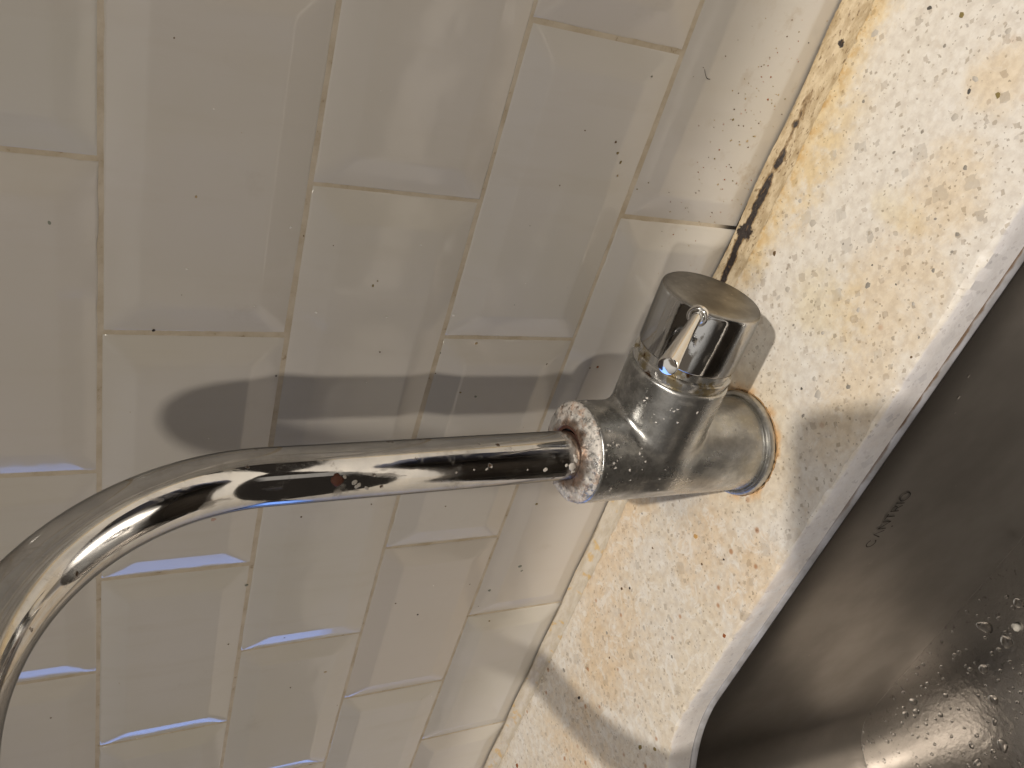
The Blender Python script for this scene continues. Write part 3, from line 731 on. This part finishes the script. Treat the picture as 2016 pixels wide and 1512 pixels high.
me = bpy.data.meshes.new('tmp'); me.from_pydata([tuple(v) for v in V1] + [tuple(v) for v in V2], [], F1 + [tuple(i + len(V1) for i in f) for f in F2]); me.update()
bm = bmesh.new(); bm.from_mesh(me); bmesh.ops.recalc_face_normals(bm, faces=bm.faces); bm.to_mesh(me); bm.free()
tmp = bpy.data.objects.new('tmp', me); COL.objects.link(tmp)
md = tmp.modifiers.new('r', 'REMESH'); md.mode = 'VOXEL'; md.voxel_size = .0010
sm = tmp.modifiers.new('s', 'SMOOTH'); sm.iterations = 3
dg = bpy.context.evaluated_depsgraph_get(); ev = tmp.evaluated_get(dg)
bme = bpy.data.meshes.new_from_object(ev); bpy.data.objects.remove(tmp)
PV = np.empty(len(bme.vertices) * 3); bme.vertices.foreach_get('co', PV); PV = PV.reshape(-1, 3)
for it in range(6):
    d0 = sdf(PV); e = 2e-5
    G_ = np.c_[[(sdf(PV + np.eye(3)[k] * e) - sdf(PV - np.eye(3)[k] * e)) / (2 * e) for k in range(3)]].T
    G_ /= np.maximum(np.linalg.norm(G_, axis=1), 1e-6)[:, None]
    PV -= G_ * np.clip(d0, -.002, .002)[:, None] * .9
bme.vertices.foreach_set('co', PV.ravel()); bme.update()
bme.name = 'tap_body'
link('tap_body', bme, DULL, tap, True)
# flange at the foot
V, F = lathe([(.0300, .0000), (.0368, .0000), (.0373, .0008), (.0373, .0036), (.0366, .0052), (.0352, .0060), (.0345, .0061), (.0338, .0055), (.0334, .0062), (.0334, .0075), (.0322, .0078)], AX, (0, 0, 1), 128)
pyobj('base_flange', V, F, m_dull('flange_metal'), tap, True, 35)
# dark rust seam at the foot
V, F = lathe([(.0365, .0002), (.0378, .0002), (.0378, .0006), (.0374, .0009)], AX, (0, 0, 1), 128, False)
V = [v + (v - AX).normalized() * random.uniform(-.0004, .0006) for v in V]
o = pyobj('rust_seam', V, F, simple('rust', (.36, .22, .10), .8), tap, True)
# collar on top of the body
V, F = lathe([(.0322, .1374), (.0322, .1388), (.0312, .1398), (.0290, .1408), (.0240, .1424), (.0190, .1434), (.0174, .1434), (.0168, .1428), (.0166, .1380)], AX, (0, 0, 1), 160, False)
V = [v + Vector((random.uniform(-1, 1), random.uniform(-1, 1), random.uniform(-1, 1.4))) * .00018 for v in V]
pyobj('top_collar', V, F, CRUST, tap, True)
# dark rusty joint inside the collar
V, F = lathe([(.0176, .1431), (.0150, .1427)], AX, (0, 0, 1), 64, False)
pyobj('joint_ring', V, F, simple('dark_rust', (.06, .022, .012), .8), tap, True)
# lumps of limescale round the collar and foot of the spout
bm = bmesh.new(); r_ = random.Random(21)
def lump(c_, s_, flat=.6, nrm=Vector((0, 0, 1))):
    t1 = nrm.orthogonal().normalized(); t2 = nrm.cross(t1)
    R3 = Matrix((t1, t2, nrm)).transposed().to_4x4(); R3.translation = c_
    vs = bmesh.ops.create_icosphere(bm, subdivisions=2, radius=1.0, matrix=R3 @ Matrix.Diagonal((s_ * r_.uniform(.7, 1.3), s_ * r_.uniform(.7, 1.3), s_ * flat, 1)))['verts']
    for v_ in vs: v_.co += Vector((r_.uniform(-1, 1), r_.uniform(-1, 1), r_.uniform(-1, 1))) * s_ * .16
for k in range(110):
    a = r_.uniform(0, 6.283); rr = r_.choice((r_.uniform(.0185, .031), r_.uniform(.027, .0318)))
    zc = .1432 - max(0, rr - .019) * .26
    lump(AX + Vector((rr * math.cos(a), rr * math.sin(a), zc)), r_.uniform(.0003, .0011), .22)
for k in range(34):
    a = r_.gauss(-1.0, .9); zc = r_.uniform(.125, .1385); n_ = Vector((math.cos(a), math.sin(a), 0))
    lump(AX + n_ * RB + Vector((0, 0, zc)), r_.uniform(.0002, .0009), .35, n_)
# spout axis
AXD = Vector((.0081, -.0265, 1)).normalized(); SO = Vector((-.0280, -.0871, .135)); SR = .0156
for a_, z_, s_ in ((-75, .0135, .0032), (-60, .0115, .0018), (-88, .0120, .0016), (-50, .0125, .0014), (-70, .018, .0012)):
    a = math.radians(a_); n_ = Vector((math.cos(a), math.sin(a), 0)); lump(SO + n_ * SR + AXD * z_, s_, .28, n_)
for (h_, a_, s_) in ((.0328, -77, .0019), (.0567, -23, .0012), (.0600, -26, .0009), (.0545, -28, .0010), (.0454, -73, .0007), (.0924, -66, .0008), (.0812, -63, .0009), (.073, -64, .0011), (.070, -60, .0007), (.150, -78, .0022), (.152, -70, .0015), (.145, -85, .0016), (.1575, -57, .0011), (.141, -60, .0009)):
    a = math.radians(a_); n_ = Vector((math.cos(a), math.sin(a), 0)); lump(SO + n_ * SR + AXD * h_, s_ * .85, .16, n_)
o = bmobj('limescale', bm, simple('limescale', (.42, .39, .35), .6), tap, True, None); o['kind'] = 'stuff'
o['label'] = 'whitish crusty limescale'
bm = bmesh.new()
for (h_, a_, s_) in ((.1617, -62, .0031), (.1603, -66, .0024), (.1622, -57, .0020)):
    a = math.radians(a_); n_ = Vector((math.cos(a), math.sin(a), 0)); lump(SO + n_ * SR + AXD * h_, s_, .28, n_)
o = bmobj('rust_spot', bm, simple('rust_spot', (.085, .024, .010), .7), tap, True, None)

# spout: straight rise, half-circle over the sink, short drop
psi = -1.5615; Hh = Vector((math.cos(psi), math.sin(psi), 0)); Hh = (Hh - AXD * Hh.dot(AXD)).normalized()
Z0, RR = .1942, .1312
path = [(SO + AXD * t, AXD.copy()) for t in np.linspace(.002, Z0, 60)]
path += [(SO + AXD * Z0 + Hh * RR * (1 - math.cos(a)) + AXD * RR * math.sin(a), AXD * math.cos(a) + Hh * math.sin(a)) for a in np.linspace(0, math.pi, 150)[1:]]
end, dr = path[-1]
path += [(end + dr * t, dr) for t in (.01, .02, .03, .04)]
side = AXD.cross(Hh).normalized(); SEG = 96
def sweep(path, rad, cap=True):
    V, F = [], []
    for i, (c_, t) in enumerate(path):
        r = rad(i) if callable(rad) else rad; u_ = side; v_ = t.cross(u_).normalized()
        for k in range(SEG):
            a = 2 * math.pi * k / SEG; V.append(c_ + (u_ * math.cos(a) + v_ * math.sin(a)) * r)
    for i in range(len(path) - 1):
        for k in range(SEG):
            j = (k + 1) % SEG; F.append((i * SEG + k, (i + 1) * SEG + k, (i + 1) * SEG + j, i * SEG + j))
    if cap: F.append(tuple(range(SEG))); F.append(tuple(reversed([(len(path) - 1) * SEG + k for k in range(SEG)])))
    return V, F
V, F = sweep(path, SR)
pyobj('spout', V, F, CHROME, tap, True, 50)
e0 = path[-1][0]
V, F = lathe([(SR + .0004, 0), (SR + .0022, .001), (SR + .0022, .016), (SR + .0010, .0175), (.0115, .0175), (.0105, .014), (.0001, .014)], e0 + dr * -.004, dr, 72, False)
pyobj('aerator', V, F, CHROME, tap, True, 35)

# handle neck, handle and its little lever
V, F = lathe([(.0310, .0620), (.0310, .0652), (.0316, .0662), (.0318, .0705), (.0312, .0712), (.0296, .0716), (.0296, .0772), (.020, .0774)], HO, HD, 128, False)
m, N, b, P = mat('grimy_neck')
n1 = N.noise(P, 60, 4, .6)
c = N.mixc(N.step(n1, .50, .62), (.50, .49, .47), (.27, .22, .13)); c = N.mixc(N.step(N.noise(P, 150, 3), .60, .68), c, (.10, .05, .02))
N.put(b.inputs['Base Color'], c); b.inputs['Metallic'].default_value = .85; N.put(b.inputs['Roughness'], N.step(n1, .4, .7, .12, .4))
pyobj('handle_neck', V, F, m, tap, True, 35)
m, N, b, P = mat('handle_chrome')
d = N.vm('DOT_PRODUCT', P, tuple(HD)); face = N.step(d, HO.dot(HD) + .1150, HO.dot(HD) + .1162)
n1 = N.noise(P, 70, 5, .65)
c = N.mixc(face, (.60, .60, .60), N.mixc(N.step(n1, .3, .7), (.44, .43, .41), (.30, .29, .275)))  # end face painted darker to dim what it reflects
b.inputs['Specular Tint'].default_value = (.40, .40, .40, 1)
sp = N.mul(N.step(N.noise(P, 260, 4, .7), .62, .70), .6); c = N.mixc(N.mul(sp, face), c, (.66, .62, .56))
N.put(b.inputs['Base Color'], c); b.inputs['Metallic'].default_value = 1
N.put(b.inputs['Roughness'], N.mx(N.step(n1, .4, .8, .045, .11), N.mul(face, .30)))
N.put(b.inputs['Normal'], N.bump(n1, .10, .0012))
RK = .0313
V, F = lathe([(.0200, .0768), (RK - .0012, .0768), (RK - .0003, .0773), (RK, .0784), (RK, .1140), (RK - .0005, .1156), (RK - .0016, .1166), (RK - .0032, .1170), (.0200, .1171), (.0001, .1171)], HO, HD, 160, False)
handle = pyobj('handle', V, F, m, tap, True, 60)
# lever: a tapered pin that leans up and out towards the sink, rooted in a dimple
a50 = math.radians(50)
LR = HO + HD * (.1160) ; 
Rdir = Vector((0, -math.cos(a50), math.sin(a50)))
P0 = HO + HD * .1150 + Rdir * .0270
P1 = HO + HD * .1030 + Vector((0, -math.cos(math.radians(49)), math.sin(math.radians(49)))) * .0810
ld = (P1 - P0); LL = ld.length; ld.normalize()
V, F = lathe([(.0030, 0), (.0030, .004), (.0036, LL * .4), (.0050, LL * .85), (.0055, LL * .95), (.0056, LL - .0008), (.0052, LL - .0002), (.0044, LL)], P0, ld, 48)
m = simple('lever_chrome', (.82, .80, .77), .07, 1.0)
lv = pyobj('lever', V, F, m, handle, True, 40)
# dimple ring where the pin enters
V, F = lathe([(.0064, -.0020), (.0062, .0006), (.0050, .0014), (.0036, .0006), (.0030, -.0010)], HO + HD * .1135 + Rdir * .0305, Rdir, 48, False)
pyobj('lever_socket', V, F, m, handle, True)

# ------------------------------------------------------------------ wall cupboard above, which keeps the downlight off the upper tiles
cab = thing('wall_cabinet', 'plain taupe kitchen wall cabinet fixed above the tiles', 'cabinet')
def box(name, x0, x1, y0, y1, z0, z1, m, parent, bev=.002):
    bm = bmesh.new(); bmesh.ops.create_cube(bm, size=1)
    for v_ in bm.verts: v_.co = Vector((x0 if v_.co.x < 0 else x1, y0 if v_.co.y < 0 else y1, z0 if v_.co.z < 0 else z1))
    bmesh.ops.bevel(bm, geom=bm.edges[:], offset=bev, segments=2, affect='EDGES')
    return bmobj(name, bm, m, parent, True, 40)
cm = simple('cabinet_taupe', (.14, .12, .10), .4)
box('carcass', -1.3, 1.1, CAB_Y + .022, -.006, CAB_Z, 1.35, cm, cab)
for i in range(4): box('door', -1.298 + i * .6, -.702 + i * .6, CAB_Y, CAB_Y + .020, CAB_Z - .0, 1.35, cm, cab)

# the phone that takes the picture: it really hangs there and shades the front of the worktop
if PHONE:
    ph = thing('mobile_phone', 'thin black mobile phone held upright in front of the sink', 'phone')
    bm = bmesh.new(); pts = []
    x0, x1, y0, y1, r = -.064, .150, -.049, .058, .013
    for cx, cy, a0 in ((x1 - r, y1 - r, 0), (x0 + r, y1 - r, 90), (x0 + r, y0 + r, 180), (x1 - r, y0 + r, 270)):
        for k in range(9):
            t = math.radians(a0 + k * 90 / 8); pts.append((cx + r * math.cos(t), cy + r * math.sin(t)))
    cw = lambda a, b_, c_: Vector(CAMPOS) + r0 * a + r1 * b_ + r2 * c_
    top = [bm.verts.new(cw(a, b_, -.004)) for a, b_ in pts]; bot = [bm.verts.new(cw(a, b_, -.014)) for a, b_ in pts]
    bm.faces.new(top); bm.faces.new(list(reversed(bot)))
    for k in range(len(pts)): j = (k + 1) % len(pts); bm.faces.new((top[k], bot[k], bot[j], top[j]))
    bmesh.ops.recalc_face_normals(bm, faces=bm.faces)
    bmobj('phone_body', bm, simple('phone_black', (.02, .02, .022), .3), ph, True, 40)
